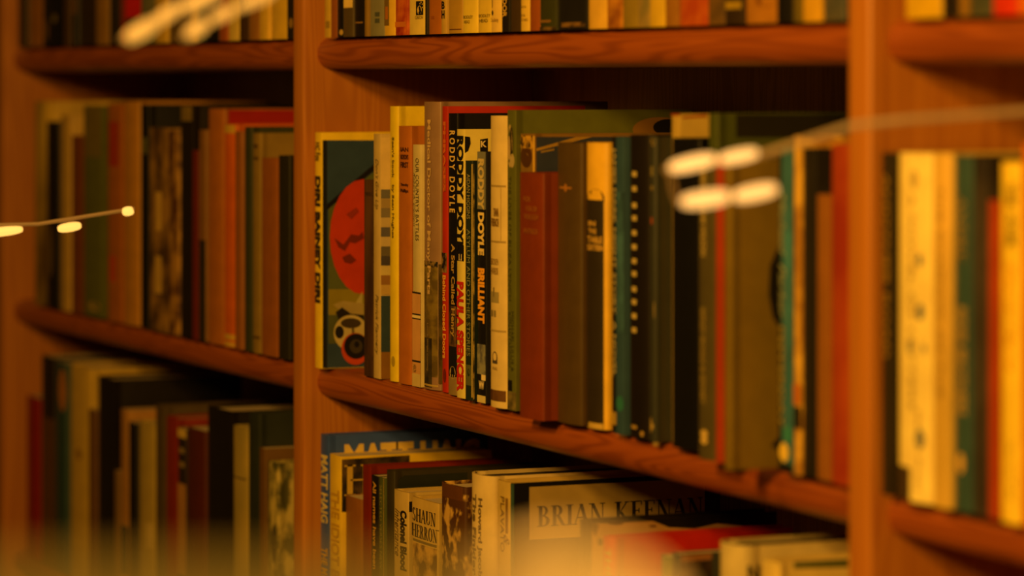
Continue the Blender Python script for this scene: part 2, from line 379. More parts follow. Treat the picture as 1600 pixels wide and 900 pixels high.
# ---------------- middle bay, middle shelf
M = row(0.0, [
 dict(id='diri', l=492, r=503, top=207, s=0.0, W=.175, c=YEL, d='flat yellow-spined picture book with red disc and dog on cover'),
 dict(id='leather', l=566, r=583, top=281, s=.010, W=.11, k='hb', c=mottled((.07, .03, .02), (.17, .08, .04), 30, (1, 1, .15)), d='small dark brown worn leather book'),
 dict(id='dont', l=583.3, r=594.5, top=209, s=.010, W=.13, c=(.62, .47, .26), d='pale tan paperback with slanted handwriting title'),
 dict(id='sean', l=606.5, r=619, top=166, s=.012, W=.15, k='hb', b=.003, c=(.80, .62, .06), d='tall bright yellow book with small grey typed title'),
 dict(id='rust', l=620.5, r=640, top=197, s=.011, W=.14, k='hb', b=.002, c=(.52, .17, .05), d='orange-brown cloth hardback with small black title lines'),
 dict(id='battles', l=644.5, r=658, top=226, s=.012, W=.12, c=(.66, .56, .36), d='small cream and pink book with thin dark capitals'),
 dict(id='medical', l=657.5, r=682, top=159, s=.012, W=.163, k='hb', b=.005, c=(.36, .22, .18), d='tallest mauve-grey hardback with faded photograph low on spine'),
 dict(id='closed', l=690.5, r=699, top=166, s=.014, W=.13, c=(.52, .03, .02), d='thin bright red paperback with pale orange lettering'),
 dict(id='henry', l=699, r=713, top=177, s=.010, W=.15, k='hb', b=.0015, c=BLACK, d='black hardback with spaced cream capitals and dark photograph'),
 dict(id='paula', l=713.5, r=725.5, top=202, s=.006, W=.15, c=(.78, .66, .26), d='pale yellow book with fat black and red lettering'),
 dict(id='higgins', l=726, r=737, top=251, s=.004, W=.125, k='hb', b=.001, c=(.03, .07, .045), d='slim dark green book with gilt edge lines'),
 dict(id='brill', l=746, r=759, top=237, s=.006, W=.13, c=BLACK, d='black paperback, blue-grey at top, with orange hand-cut capitals'),
 dict(id='tana', l=759.5, r=790.5, top=181, s=0.0, W=.15, k='hb', b=.007, c=(.74, .58, .33), d='thick cream jacketed hardback printed with house front'),
 dict(id='eliza', l=791.5, r=806, top=172, s=.002, W=.16, k='hb', b=.001, c=(.17, .19, .045), d='green jacketed hardback with woman portrait wrapped round spine'),
 dict(id='blue', l=812, r=834, top=209, s=.006, W=.16, k='hb', b=.001, c=(.30, .17, .06), d='gold-bordered book with blue cover behind short maroon book'),
 dict(id='waugh', l=808, r=845, top=270, s=-.012, W=.13, k='hb', b=.003, c=(.26, .045, .02), d='short thick maroon cloth hardback with faded gilt title'),
 dict(id='cross', l=866, r=907, top=223, s=-.001, W=.15, k='hb', b=.004, c=(.13, .08, .032), d='thick plain grey-brown hardback with small gilt cross'),
 dict(id='table', l=909, r=940, top=223, s=.002, W=.15, k='hb', b=.007, c=(.80, .50, .10), d='mustard jacketed book with dark lower spine panel'),
 dict(id='bluelet', l=957, r=975, top=214, s=.002, W=.14, c=(.03, .13, .19), d='blue mottled book with jagged white letters along one edge'),
 dict(id='blklet', l=976, r=1010, top=211, s=.001, W=.16, k='hb', b=.007, c=(.025, .018, .015), d='wide black hardback with ladder of white block letters'),
 dict(id='greenlet', l=1013, r=1031, top=214, s=0.0, W=.14, k='hb', b=.004, c=(.05, .075, .05), d='dark green hardback with small cream emblem near its foot'),
 dict(id='creambox', l=1049, t=.014, top=178, s=.014, W=.15, c=(.56, .40, .15), d='tall cream book with red top edge showing above black one'),
 dict(id='black2', l=1046, r=1089, top=216, s=0.0, W=.14, k='hb', b=.003, c=(.014, .014, .013), d='wide plain black hardback beside grey-green one'),
 dict(id='greentall', l=1105, t=.016, top=177, s=0.0, W=.15, k='hb', b=.002, c=(.10, .13, .03), d='tall mossy green hardback rising above grey-green one'),
 dict(id='greytxt', l=1088, r=1116, top=240, s=-.016, W=.13, k='hb', b=.003, c=(.13, .11, .055), d='grey-green hardback with cream capitals and white emblem'),
 dict(id='redthin', l=1117.5, r=1129, top=246, s=-.015, W=.13, c=(.42, .05, .02), d='narrow red spine against wide khaki cover'),
 dict(id='khaki', l=1131, r=1142, top=240, s=-.030, W=.135, k='hb', b=.001, c=(.26, .175, .04), d='khaki book with its plain broad cover showing'),
 dict(id='teal', l=1217, r=1238, top=232, s=-.002, W=.14, c=(.03, .22, .26), d='teal paperback with pale script and yellow badge at foot'),
 dict(id='goldthin', l=1240, r=1253, top=212, s=-.001, W=.14, c=mottled((.42, .20, .05), (.72, .44, .12), 45), d='narrow tarnished gold spine, taller than its neighbours'),
 dict(id='blk3', l=1254, r=1275, top=232, s=0.0, W=.13, c=(.03, .026, .02), d='dark charcoal book beside shorter brown one'),
 dict(id='brn3', l=1276, r=1298, top=304, s=0.0, W=.12, c=(.34, .13, .04), d='short brown book next to red one at the post'),
 dict(id='red3', l=1299, r=1335, top=225, s=-.002, W=.14, c=mottled((.34, .03, .015), (.46, .08, .02), 9), d='wide red book touching the upright post'),
], 'middle shelf of middle bay', 'books on the middle shelf of the middle bay')

b = M['diri']
b.cover_poly([(505, 219), (598, 219), (598, 580), (505, 580)], (.035, .12, .20), 'cover_panel'); b.cover_poly([(504, 219), (511, 219), (511, 575), (504, 575)], (.02, .03, .035), 'cover_edge')
b.cover_poly([(513, 345), (590, 345), (590, 415), (513, 415)], (.16, .20, .07)); b.cover_poly([(513, 415), (590, 415), (590, 452), (513, 452)], (.16, .20, .08))
b.cover_poly([(513, 324), (590, 264), (590, 345), (513, 345)], (.15, .19, .05))
b.cover_poly([(513, 452), (590, 452), (590, 492), (513, 492)], (.36, .30, .04)); b.cover_poly([(513, 492), (590, 492), (590, 537), (513, 537)], (.14, .17, .07))
b.cover_poly([(511, 328), (511, 319), (575, 264), (590, 252), (590, 262), (575, 274)], BLACK)
b.cover_disc(567, 370, 52, 90, (.62, .05, .02)); 
b.cover_poly([(540, 500), (566, 455), (566, 500)], (.55, .48, .25))
b.cover_poly([(520, 476), (535, 470), (568, 474), (568, 497), (540, 492)], (.48, .38, .20))
b.cover_poly([(524, 488), (534, 480), (548, 490), (568, 492), (568, 510), (532, 506)], (.04, .03, .02))
for cx, cy in ((538, 500), (548, 505), (557, 502)): b.cover_disc(cx, cy, 6, 5, (.50, .40, .22))
b.cover_disc(548, 520, 27, 28, (.62, .52, .30)); b.cover_disc(548, 505, 16, 8, (.10, .07, .04)); b.cover_poly([(549, 512), (553, 512), (554, 530), (550, 530)], (.2, .15, .08)); b.cover_disc(530, 519, 7, 10, (.03, .025, .02)); b.cover_disc(555, 545, 22, 25, (.60, .07, .02)); b.cover_disc(556, 541, 19, 20, (.02, .02, .02))
b.cover_disc(556, 541, 10, 11, (.10, .08, .05)); b.cover_disc(557, 538, 4, 5, BLACK)
b.cover_poly([(522, 372), (536, 382), (548, 366), (560, 368), (566, 362), (568, 372), (554, 380), (546, 378), (538, 392), (528, 386)], (.26, .03, .015))
b.cover_poly([(534, 402), (546, 396), (556, 406), (548, 412), (538, 410)], (.26, .03, .015)); b.cover_poly([(540, 335), (556, 324), (560, 330), (548, 342)], (.40, .04, .02))
b.spine_text('DIRI BAINEY DIRI', 275, 473, .15, .85, DARK, 'black'); b.spine_text('HC', 222, 235, .15, .8, (.25, .16, .03), 'bold'); b.spine_text('Fox', 238, 252, .1, .85, (.25, .16, .03), 'bold')
M['leather'].spine_patch(300, 306, 0.05, .95, (.10, .05, .025), 'raised_band'); M['leather'].spine_patch(555, 561, .05, .95, (.10, .05, .025), 'raised_band')
b = M['dont']
b.spine_text("Don't Give Up", 248, 327, .25, .75, (.16, .12, .08), 'italic'); b.spine_text('Patrick Flannery', 460, 554, .25, .75, (.16, .12, .08), 'italic')
b.cover_poly([(595, 215), (612, 215), (612, 296), (595, 296)], (.78, .60, .34)); b.cover_poly([(595, 296), (612, 296), (612, 310), (595, 310)], (.22, .22, .20))
for i, c in enumerate([(.45, .34, .20), (.30, .26, .20), (.60, .48, .30), (.16, .20, .20), (.62, .50, .32), (.20, .18, .14), (.10, .12, .13), (.66, .55, .30), (.38, .20, .10), (.6, .42, .2)]):
    b.cover_poly([(595, 310 + i * 15), (612, 310 + i * 15), (612, 325 + i * 15), (595, 325 + i * 15)], c)
b.cover_poly([(595, 462), (612, 462), (612, 550), (595, 550)], (.04, .12, .15)); b.cover_poly([(595, 550), (612, 550), (612, 592), (595, 592)], (.34, .17, .05))
b = M['sean']
b.spine_text("Sean's book   by Sean Hughes", 214, 372, .22, .62, (.20, .16, .05), 'bold'); b.spine_patch(556, 573, .2, .7, (.45, .34, .05), 'publisher_mark', 'disc')
b = M['rust']
for tx, a, c in (('IAN', 230, 237), ("MORSON'S", 241, 249), ('FIRST', 253, 262), ('Timothy', 286, 292), ('Phillips', 295, 302)): b.spine_text(tx, a, c, .18, .85, (.10, .03, .015), 'bold', True)
b = M['battles']
b.spine_text("OUR COUNTRY'S BATTLES", 247, 376, .42, .80, (.10, .08, .05)); b.spine_text('Robert A. Clement', 270, 355, .15, .34, (.20, .15, .10), 'italic')
b.spine_patch(458, 600, 0, 1, (.66, .36, .22)); b.spine_patch(456, 459, .0, 1, DARK, 'printed_line'); b.spine_patch(490, 492.5, .0, 1, DARK, 'printed_line'); b.spine_patch(492.5, 497, 0, 1, CREAM); b.spine_patch(497, 499, .0, 1, DARK, 'printed_line')
b.spine_patch(563, 566, 0, 1, DARK, 'printed_line'); b.spine_text('HERON', 570, 582, .15, .5, (.25, .18, .1)); b.spine_patch(584, 605, 0, 1, (.66, .52, .30))
b = M['medical']
b.spine_patch(413, 588, .0, 1, mottled((.16, .11, .03), (.28, .20, .06), 50, (1, 1, 1.6)), 'spine_picture'); b.spine_patch(408, 417, 0, 1, mottled((.03, .025, .02), (.30, .20, .1), 260), 'spine_picture')
b.spine_patch(528, 605, .0, .55, mottled((.045, .035, .02), (.12, .09, .04), 40), 'spine_picture')
b.spine_text('Medical Doctor of Many Parts', 187, 460, .18, .50, (.66, .46, .30), 'bold'); b.cover_poly([(685, 413), (697, 413), (697, 600), (685, 600)], mottled((.10, .07, .02), (.20, .14, .05), 50)); b.spine_text('Louis B. Wright Courtney', 505, 580, .2, .33, (.42, .30, .16))
b.spine_patch(600, 603, 0, 1, (.5, .36, .15), 'gilt_line')
b = M['closed']
b.spine_text('Behind Closed Doors', 430, 560, .2, .8, (.85, .42, .16), 'bold'); b.spine_text('PHRASES', 190, 300, .3, .8, (.66, .14, .04), 'black'); b.spine_patch(395, 426, .0, .9, mottled((.03, .02, .02), (.35, .22, .12), 120), 'spine_picture'); b.spine_patch(576, 598, .25, .8, (.22, .02, .02), 'publisher_mark', 'disc')
b = M['henry']
b.spine_text('R O D D Y   D O Y L E', 204, 332, .15, .82, (.76, .54, .26), 'bold'); b.spine_text('A Star Called Henry', 381, 526, .25, .80, (.52, .34, .16), 'bold'); b.spine_patch(478, 541, .1, .95, mottled((.03, .02, .015), (.24, .12, .06), 70), 'spine_picture')
b.spine_patch(541, 585, .0, 1, (.02, .018, .018)); b.spine_patch(588, 617, 0, 1, (.34, .24, .13), 'spine_picture'); b.spine_patch(572, 592, .15, .85, (.50, .38, .22), 'church_window', 'disc'); b.spine_patch(575, 589, .32, .45, BLACK, 'church_window'); b.spine_patch(575, 589, .55, .68, BLACK, 'church_window')
b = M['paula']
b.spine_text('RODDY DOYLE', 212, 405, .10, .92, (.015, .013, .012), 'black'); b.spine_patch(383, 408, .1, .95, (.015, .013, .012)); b.spine_patch(394, 407, .3, .4, CREAM, 'printed_line'); b.spine_patch(392, 407, .55, .68, CREAM, 'printed_line')
b.spine_text('PAULA SPENCER', 440, 612, .08, .95, (.60, .02, .02), 'black')
b.cover_poly([(750, 218), (762, 216), (762, 237), (750, 237)], (.015, .013, .012)); b.cover_text('K', 751, 760, 220, 230, CREAM, 'bold')
b.cover_poly([(726, 213), (734, 214), (735, 224), (731, 236), (726, 239)], (.015, .013, .012), 'cover_lettering')
b = M['higgins']
b.spine_text('AIDAN HIGGINS', 272, 342, .25, .75, (.42, .40, .26)); b.spine_text('ASYLUM AND OTHER STORIES', 358, 556, .25, .78, (.30, .34, .22))
b.spine_patch(256, 620, .02, .07, (.5, .38, .16), 'gilt_line'); b.spine_patch(256, 620, .93, .98, (.5, .38, .16), 'gilt_line'); b.spine_patch(570, 602, .1, .9, (.16, .18, .09), 'publisher_label'); b.spine_patch(576, 588, .3, .7, (.04, .06, .03), 'publisher_mark', 'disc')
b.cover_poly([(739, 256), (741, 256), (741, 624), (739, 624)], mottled((.10, .08, .03), (.62, .45, .16), 60), 'gilt_line')
b = M['brill']
b.spine_patch(237, 327, 0, 1, (.26, .27, .22)); b.spine_text('RODDY', 248, 328, .12, .85, (.66, .54, .30), 'black'); b.spine_text('DOYLE', 332, 399, .12, .85, (.85, .66, .34), 'black'); b.spine_text('BRILLIANT', 419, 505, .12, .9, (.90, .42, .07), 'black')
b.spine_patch(538, 585, 0, 1, mottled((.14, .18, .17), (.34, .34, .26), 90), 'spine_picture'); b.spine_patch(585, 594, .0, .6, BLACK); b.spine_patch(585, 594, .5, 1, CREAM); b.spine_text('WW', 595, 608, .25, .85, CREAM, 'black', True); b.spine_patch(618, 630, 0, 1, (.72, .62, .34))
b = M['tana']
b.spine_text('TANA', 325, 338, .18, .50, (.30, .17, .07), 'bold', True); b.spine_text('FRENCH', 341, 354, .05, .50, (.30, .17, .07), 'bold', True)
b.spine_text('BROKEN', 404, 414, .03, .48, (.30, .17, .07), '', True); b.spine_text('HARBOR', 418, 429, .03, .48, (.30, .17, .07), '', True)
b.spine_patch(289, 292, 0, .95, (.45, .33, .17), 'printed_line'); b.spine_patch(376, 379, 0, .95, (.45, .33, .17), 'printed_line'); b.spine_patch(293, 376, .62, .65, (.5, .36, .18), 'printed_line')
b.spine_patch(456, 473, .0, .50, (.40, .34, .20), 'printed_house'); b.spine_patch(449, 464, .16, .22, (.25, .2, .12), 'printed_house')
for u in (.02, .2): b.spine_patch(485, 495, u, u + .12, (.34, .28, .16), 'printed_window')
b.spine_patch(515, 518, .0, .97, (.50, .38, .2), 'printed_line'); b.spine_patch(549, 568, .12, .42, (.12, .10, .09), 'publisher_mark', 'disc'); b.spine_patch(551, 564, .16, .38, (.72, .56, .32), 'publisher_mark', 'disc'); b.spine_patch(563, 568, .12, .42, (.12, .10, .09), 'publisher_mark'); b.spine_text('VIKING', 573, 578, .12, .42, (.4, .3, .16), '', True)
b.spine_patch(609, 626, 0, .97, mottled((.10, .035, .02), (.20, .09, .04), 50, (1, 1, .3)), 'printed_band')
b = M['eliza']
b.spine_patch(194, 262, .0, .62, (.50, .38, .20), 'portrait', 'disc'); b.spine_patch(198, 244, .28, .72, (.05, .035, .02), 'portrait', 'disc'); b.spine_patch(212, 250, .02, .38, (.56, .42, .24), 'portrait', 'disc'); b.spine_patch(240, 262, .3, .9, (.5, .4, .24), 'portrait', 'disc')
b.spine_text('THE LIVES OF ELIZA LYNCH', 275, 470, .18, .48, (.10, .11, .04)); b.spine_text('MICHAEL LILLIS &', 486, 580, .50, .80, (.10, .11, .04)); b.spine_text('RONAN FANNING', 488, 574, .14, .42, (.10, .11, .04)); b.spine_patch(594, 611, .05, .6, BLACK, 'publisher_mark')
b.spine_patch(612, 640, .0, 1, mottled((.12, .10, .04), (.28, .22, .1), 60), 'spine_picture')
b.cover_disc(1030, 203, 42, 20, (.34, .18, .05)); b.cover_disc(1044, 199, 24, 13, BLACK)
b = M['blue']
b.cover_poly([(838, 214), (1045, 214), (1045, 300), (838, 300)], (.05, .09, .15), 'cover_panel')
b.cover_poly([(838, 232), (900, 214), (925, 214), (870, 228), (838, 236)], (.50, .30, .08)); b.cover_poly([(845, 236), (866, 232), (866, 235), (845, 239)], (.4, .26, .08))
b.spine_patch(212, 232, .0, 1, mottled((.06, .03, .02), (.62, .36, .08), 160), 'gilt_ornament'); b.spine_patch(228, 262, .0, .85, (.12, .045, .02), 'portrait', 'disc'); b.spine_patch(212, 268, .92, 1, (.62, .38, .1), 'gilt_line')
b = M['waugh']
for tx, a, c, u0, u1 in (('FOR', 307, 315, .18, .5), ('FOR OR', 322, 330, .3, .8), ('WAUGH', 334, 343, .2, .85), ('PATRICK', 357, 365, .2, .85)): b.spine_text(tx, a, c, u0, u1, (.38, .13, .04), 'bold', True)
b = M['cross']
b.spine_patch(292, 295, .08, .62, (.46, .20, .07), 'gilt_cross'); b.spine_patch(287, 300, .29, .41, (.46, .20, .07), 'gilt_cross', 'disc')
b = M['table']
b.spine_patch(312, 668, .0, 1, (.055, .04, .022)); b.spine_patch(295, 326, .0, 1.0, (.055, .04, .022), 'spine_panel', 'disc')
for tx, a, c, u0, u1 in (('IN', 345, 353, .1, .5), ('THE', 357, 365, .1, .55), ('TABLE', 369, 379, .05, .9), ('SIXTEEN', 382, 391, .05, .95)): b.spine_text(tx, a, c, u0, u1, (.66, .42, .16), 'bold', True)
b.spine_patch(660, 670, .1, .95, (.6, .42, .16), 'worn_edge')
b = M['bluelet']
b.spine_patch(214, 676, .0, .32, (.02, .02, .022)); b.spine_text('JAMES DARK NIGHT STORY  A NOVEL', 230, 590, .02, .34, (.48, .42, .26), 'bold')
b.spine_patch(300, 520, .4, 1, mottled((.02, .09, .13), (.05, .24, .30), 24), 'spine_picture'); b.spine_patch(618, 642, .35, .98, (.02, .28, .20), 'spine_picture', 'disc'); b.spine_patch(645, 665, .0, .35, (.45, .30, .1), 'publisher_mark')
b = M['blklet']
for yy in (268, 291, 317, 337, 360, 382, 404, 424, 448, 468, 490, 512): b.spine_patch(yy, yy + 8, .10, .32, (.62, .50, .26), 'block_letter')
b.spine_patch(665, 670, .08, .35, (.5, .33, .14), 'block_letter'); b.spine_patch(672, 680, .55, .72, (.5, .33, .14), 'publisher_mark', 'disc')
b = M['greenlet']
b.spine_patch(216, 228, .0, .95, (.30, .22, .07), 'gilt_ornament', 'disc'); b.spine_patch(260, 275, .08, .5, (.26, .22, .1), 'block_letter'); b.spine_patch(290, 297, .08, .5, (.26, .2, .08), 'block_letter'); b.spine_patch(340, 350, .1, .4, (.40, .08, .03), 'block_letter')
b.spine_patch(470, 498, .62, .82, (.34, .25, .10), 'printed_figure', 'disc'); b.spine_patch(652, 676, .02, .3, (.45, .33, .14), 'publisher_mark', 'disc'); b.spine_patch(662, 670, .1, .6, (.45, .33, .14), 'publisher_mark'); b.spine_patch(696, 702, .6, 1, (.42, .3, .12), 'worn_edge')
M['greentall'].cover_poly([(1150, 179), (1330, 179), (1330, 215), (1150, 215)], (.035, .032, .018), 'cover_panel')
M['creambox'].spine_patch(178, 181, 0, 1, (.4, .05, .02), 'red_edge'); M['creambox'].cover_poly([(1066, 182), (1104, 179), (1104, 183), (1066, 185)], (.4, .05, .02), 'red_edge')
b = M['greytxt']
b.spine_text('ROBERT MCLIAM WILSON', 255, 400, .12, .42, (.52, .40, .2), 'bold'); b.spine_text('RIPLEY BOGLE & SIDNEY', 482, 632, .12, .38, (.40, .30, .13), 'bold'); b.spine_patch(672, 684, .1, .5, (.72, .52, .24), 'publisher_mark', 'disc'); b.spine_patch(683, 694, .1, .5, (.72, .52, .24), 'publisher_mark', 'disc')
b = M['khaki']
b.cover_poly([(1216, 385), (1203, 415), (1201, 460), (1207, 495), (1218, 515)], (.03, .025, .015)); b.cover_poly([(1218, 680), (1205, 697), (1218, 705)], BLACK)
b.cover_text('WILSON', 1178, 1212, 232 + 10, 250, (.08, .05, .02), 'bold')
b = M['teal']
b.spine_patch(232, 740, .0, .2, BLACK); b.spine_text('Michael  Parker', 300, 500, .1, .5, (.42, .48, .34), 'italic'); b.spine_text('PEPPERDAY', 510, 670, .1, .42, (.36, .30, .12), 'bold'); b.spine_patch(300, 560, .5, 1, mottled((.03, .16, .20), (.04, .34, .38), 22), 'spine_picture')
b.spine_patch(664, 690, .4, 1, (.02, .36, .27), 'spine_picture', 'disc'); b.spine_patch(692, 722, .05, .75, (.80, .58, .16), 'yellow_badge', 'disc'); b.spine_patch(724, 740, 0, 1, BLACK)
b = M['goldthin']
b.spine_patch(635, 670, 0, 1, (.04, .035, .02)); b.spine_patch(600, 632, 0, 1, (.52, .16, .04))

# ---------------- middle bay, top shelf
Tm = row(GAP, [
 dict(l=507, r=516, h=.23, c=(.62, .42, .10), d='yellowish book against the upright post', m=[('p', 33, 44, .2, .9, (.38, .25, .06), 'publisher_mark')]),
 dict(l=516.5, h=.21, c=(.36, .11, .04), d='slim red-brown book beside yellowish one'),
 dict(l=526.5, h=.24, c=BLACK, d='narrow black book with pale scrap at its foot', m=[('p', 46, 55, .4, 1, (.62, .42, .16), 'spine_picture', 'disc')]),
 dict(l=536.5, h=.22, c=(.14, .10, .05), d='grey-brown book with cream upper block', m=[('p', -40, 12, .05, 1, (.85, .62, .28))]),
 dict(l=551.5, r=569, h=.20, k='hb', c=(.03, .022, .016), W=.14, d='black hardback with tiny gilt line', m=[('p', 34, 36.5, .05, .8, (.32, .17, .05), 'gilt_line')]),
 dict(l=569.5, r=574.5, h=.21, c=(.34, .20, .06), d='very thin brown-gold book'),
 dict(l=575.5, r=598, h=.24, k='hb', c=(.30, .29, .20), d='grey-blue jacketed hardback with square mark', m=[('p', 19, 26, .35, .7, (.12, .14, .11), 'publisher_mark'), ('p', 29, 36, .35, .7, (.12, .14, .11), 'publisher_mark')]),
 dict(l=600.5, h=.22, c=(.78, .50, .10), d='yellow paperback with brown picture panel', m=[('p', -60, 40, .0, .45, (.24, .15, .05), 'spine_picture'), ('p', 10, 30, .1, .35, (.46, .16, .03), 'spine_picture')]),
 dict(l=617.5, h=.20, c=mottled((.36, .02, .01), (.62, .14, .03), 35, (1, 1, 1)), d='glossy red paperback with orange bands', m=[('p', 34, 42, 0, .9, (.62, .18, .03), 'printed_band')]),
 dict(id='orion', l=636.5, r=663, h=.22, k='hb', c=(.76, .58, .22), d='cream hardback with black square starry emblem'),
 dict(l=664, h=.20, c=DARK, d='sliver of dark spine beside starry emblem book'),
 dict(l=667.5, h=.23, k='hb', c=(.46, .15, .04), d='orange-brown cloth hardback with faint foot stamp', m=[('p', 25, 30, .15, .4, (.36, .10, .03), 'publisher_mark')]),
 dict(l=689, r=697, h=.21, c=(.58, .38, .14), d='thin tan spine with two black capitals', m=[('h', 'B', 2, 14, .2, .75, BLACK, 'bold'), ('h', 'H', 16, 29, .2, .75, BLACK, 'bold')]),
 dict(l=698, h=.23, k='hb', c=(.50, .30, .08), d='tan hardback with frayed lower edge', m=[('p', 45, 47, .05, 1, (.2, .08, .03), 'worn_edge')]),
 dict(l=720, h=.24, k='hb', c=(.80, .60, .14), d='first of two yellow hardbacks stamped in typewriter capitals', m=[('h', 'BODLEY', 24, 29, .05, .72, (.22, .16, .04), ''), ('h', 'HEAD', 31.5, 36.5, .1, .5, (.22, .16, .04), '')]),
 dict(l=744, h=.235, k='hb', c=(.76, .55, .13), d='second yellow hardback stamped in typewriter capitals, beside cream paperback', m=[('h', 'BODLEY', 22, 27, .05, .92, (.22, .16, .04), ''), ('h', 'HEAD', 29.5, 35, .1, .72, (.22, .16, .04), '')]),
 dict(l=767, h=.21, c=(.84, .58, .22), d='cream paperback with arrow sketch', m=[('h', 'Doubleday', 28, 36, .02, .75, (.34, .22, .08), ''), ('p', -20, 12, .12, .17, DARK, 'printed_arrow'), ('p', 16, 24, .08, .25, DARK, 'printed_arrow', 'disc')]),
 dict(l=783.5, h=.22, c=(.03, .022, .015), d='black paperback with gold vertical capitals', m=[('v', 'PICADOR', -30, 27, .2, .75, (.66, .42, .14), 'bold')]),
 dict(l=795.5, h=.20, k='hb', c=(.10, .06, .025), d='dark brown hardback with soft sheen'),
 dict(l=813.5, h=.20, k='pb', c=(.80, .56, .16), d='narrow cream book with three stamped lines', m=[('h', 'GOLDEN', 9, 12, .1, .65, (.3, .2, .06), ''), ('h', 'FOUR', 22, 26, .1, .55, (.3, .2, .06), ''), ('h', 'STARS', 29, 33, .1, .85, (.3, .2, .06), '')]),
 dict(l=827.5, h=.22, c=(.38, .10, .03), d='plain brick-red book'),
 dict(l=843.5, h=.21, c=(.07, .08, .025), d='dark moss green book with gold stamp low down', m=[('p', 31, 35, .0, .7, (.30, .15, .05), 'gilt_stamp'), ('p', 42, 48, .0, 1, mottled((.04, .03, .02), (.24, .14, .05), 90), 'worn_edge')]),
 dict(l=868.5, h=.22, k='hb', c=(.03, .028, .028), d='wide black book with scuffed foot', m=[('p', 35, 42, .1, .98, mottled((.03, .02, .02), (.28, .15, .06), 80), 'worn_edge')]),
 dict(l=914.5, h=.23, k='hb', b=.004, c=(.74, .46, .13), d='broad cream-gold hardback'),
 dict(l=948, h=.20, c=mottled((.32, .10, .02), (.60, .26, .05), 30), d='orange-brown mottled book'),
 dict(l=973, h=.22, c=(.34, .24, .06), d='plain olive spine'),
 dict(l=997, h=.22, c=mottled((.26, .22, .10), (.62, .36, .16), 22, (1, 1, .4)), d='pale book with pink and grey painted streaks'),
 dict(l=1015, h=.23, c=(.68, .46, .08), d='mustard yellow book beside painted streaks'),
 dict(l=1039, h=.21, c=(.38, .17, .05), d='plain brown book beside red-orange one'),
 dict(l=1059, h=.22, k='hb', c=mottled((.44, .06, .015), (.66, .20, .03), 12), d='wide red-orange hardback'),
 dict(l=1106, h=.20, c=mottled((.14, .08, .03), (.34, .17, .06), 14), d='brown book with dark blotches'),
 dict(l=1132.5, h=.22, c=(.06, .035, .02), d='black book with dull yellow label', m=[('p', 2, 14, .05, .9, (.42, .28, .04), 'spine_label')]),
 dict(l=1162, h=.23, k='hb', c=(.46, .20, .05), d='wide tan book with dark curved stripe', m=[('p', -10, 12, .3, 1, (.26, .09, .02), 'printed_arc', 'disc'), ('p', 8, 34, .25, 1, (.46, .20, .05), 'printed_arc', 'disc')]),
 dict(l=1213, h=.20, c=BLACK, d='plain black book above a bare stretch of shelf'),
 dict(l=1239, h=.21, c=(.20, .15, .03), d='narrow olive-brown book'),
 dict(l=1254, h=.22, c=(.66, .38, .05), d='deep gold book'),
 dict(l=1283, h=.23, k='hb', c=mottled((.10, .11, .09), (.22, .16, .10), 10), d='grey hardback meeting the upright post'),
], 'top shelf of middle bay', 'books on the top shelf of the middle bay')
b = Tm['orion']; b.spine_patch(2, 24, .42, .88, BLACK, 'publisher_emblem'); b.spine_patch(9, 23, .5, .78, (.70, .50, .2), 'publisher_emblem', 'disc'); b.spine_patch(17, 24, .58, .80, BLACK, 'publisher_emblem', 'disc')
for u, y in ((.72, 3), (.8, 6), (.66, 5), (.82, 11)): b.spine_patch(y, y + 2, u, u + .05, (.7, .5, .2), 'publisher_emblem')
b.spine_text('ORION', 25, 30, .38, .88, (.30, .22, .08), '', True)

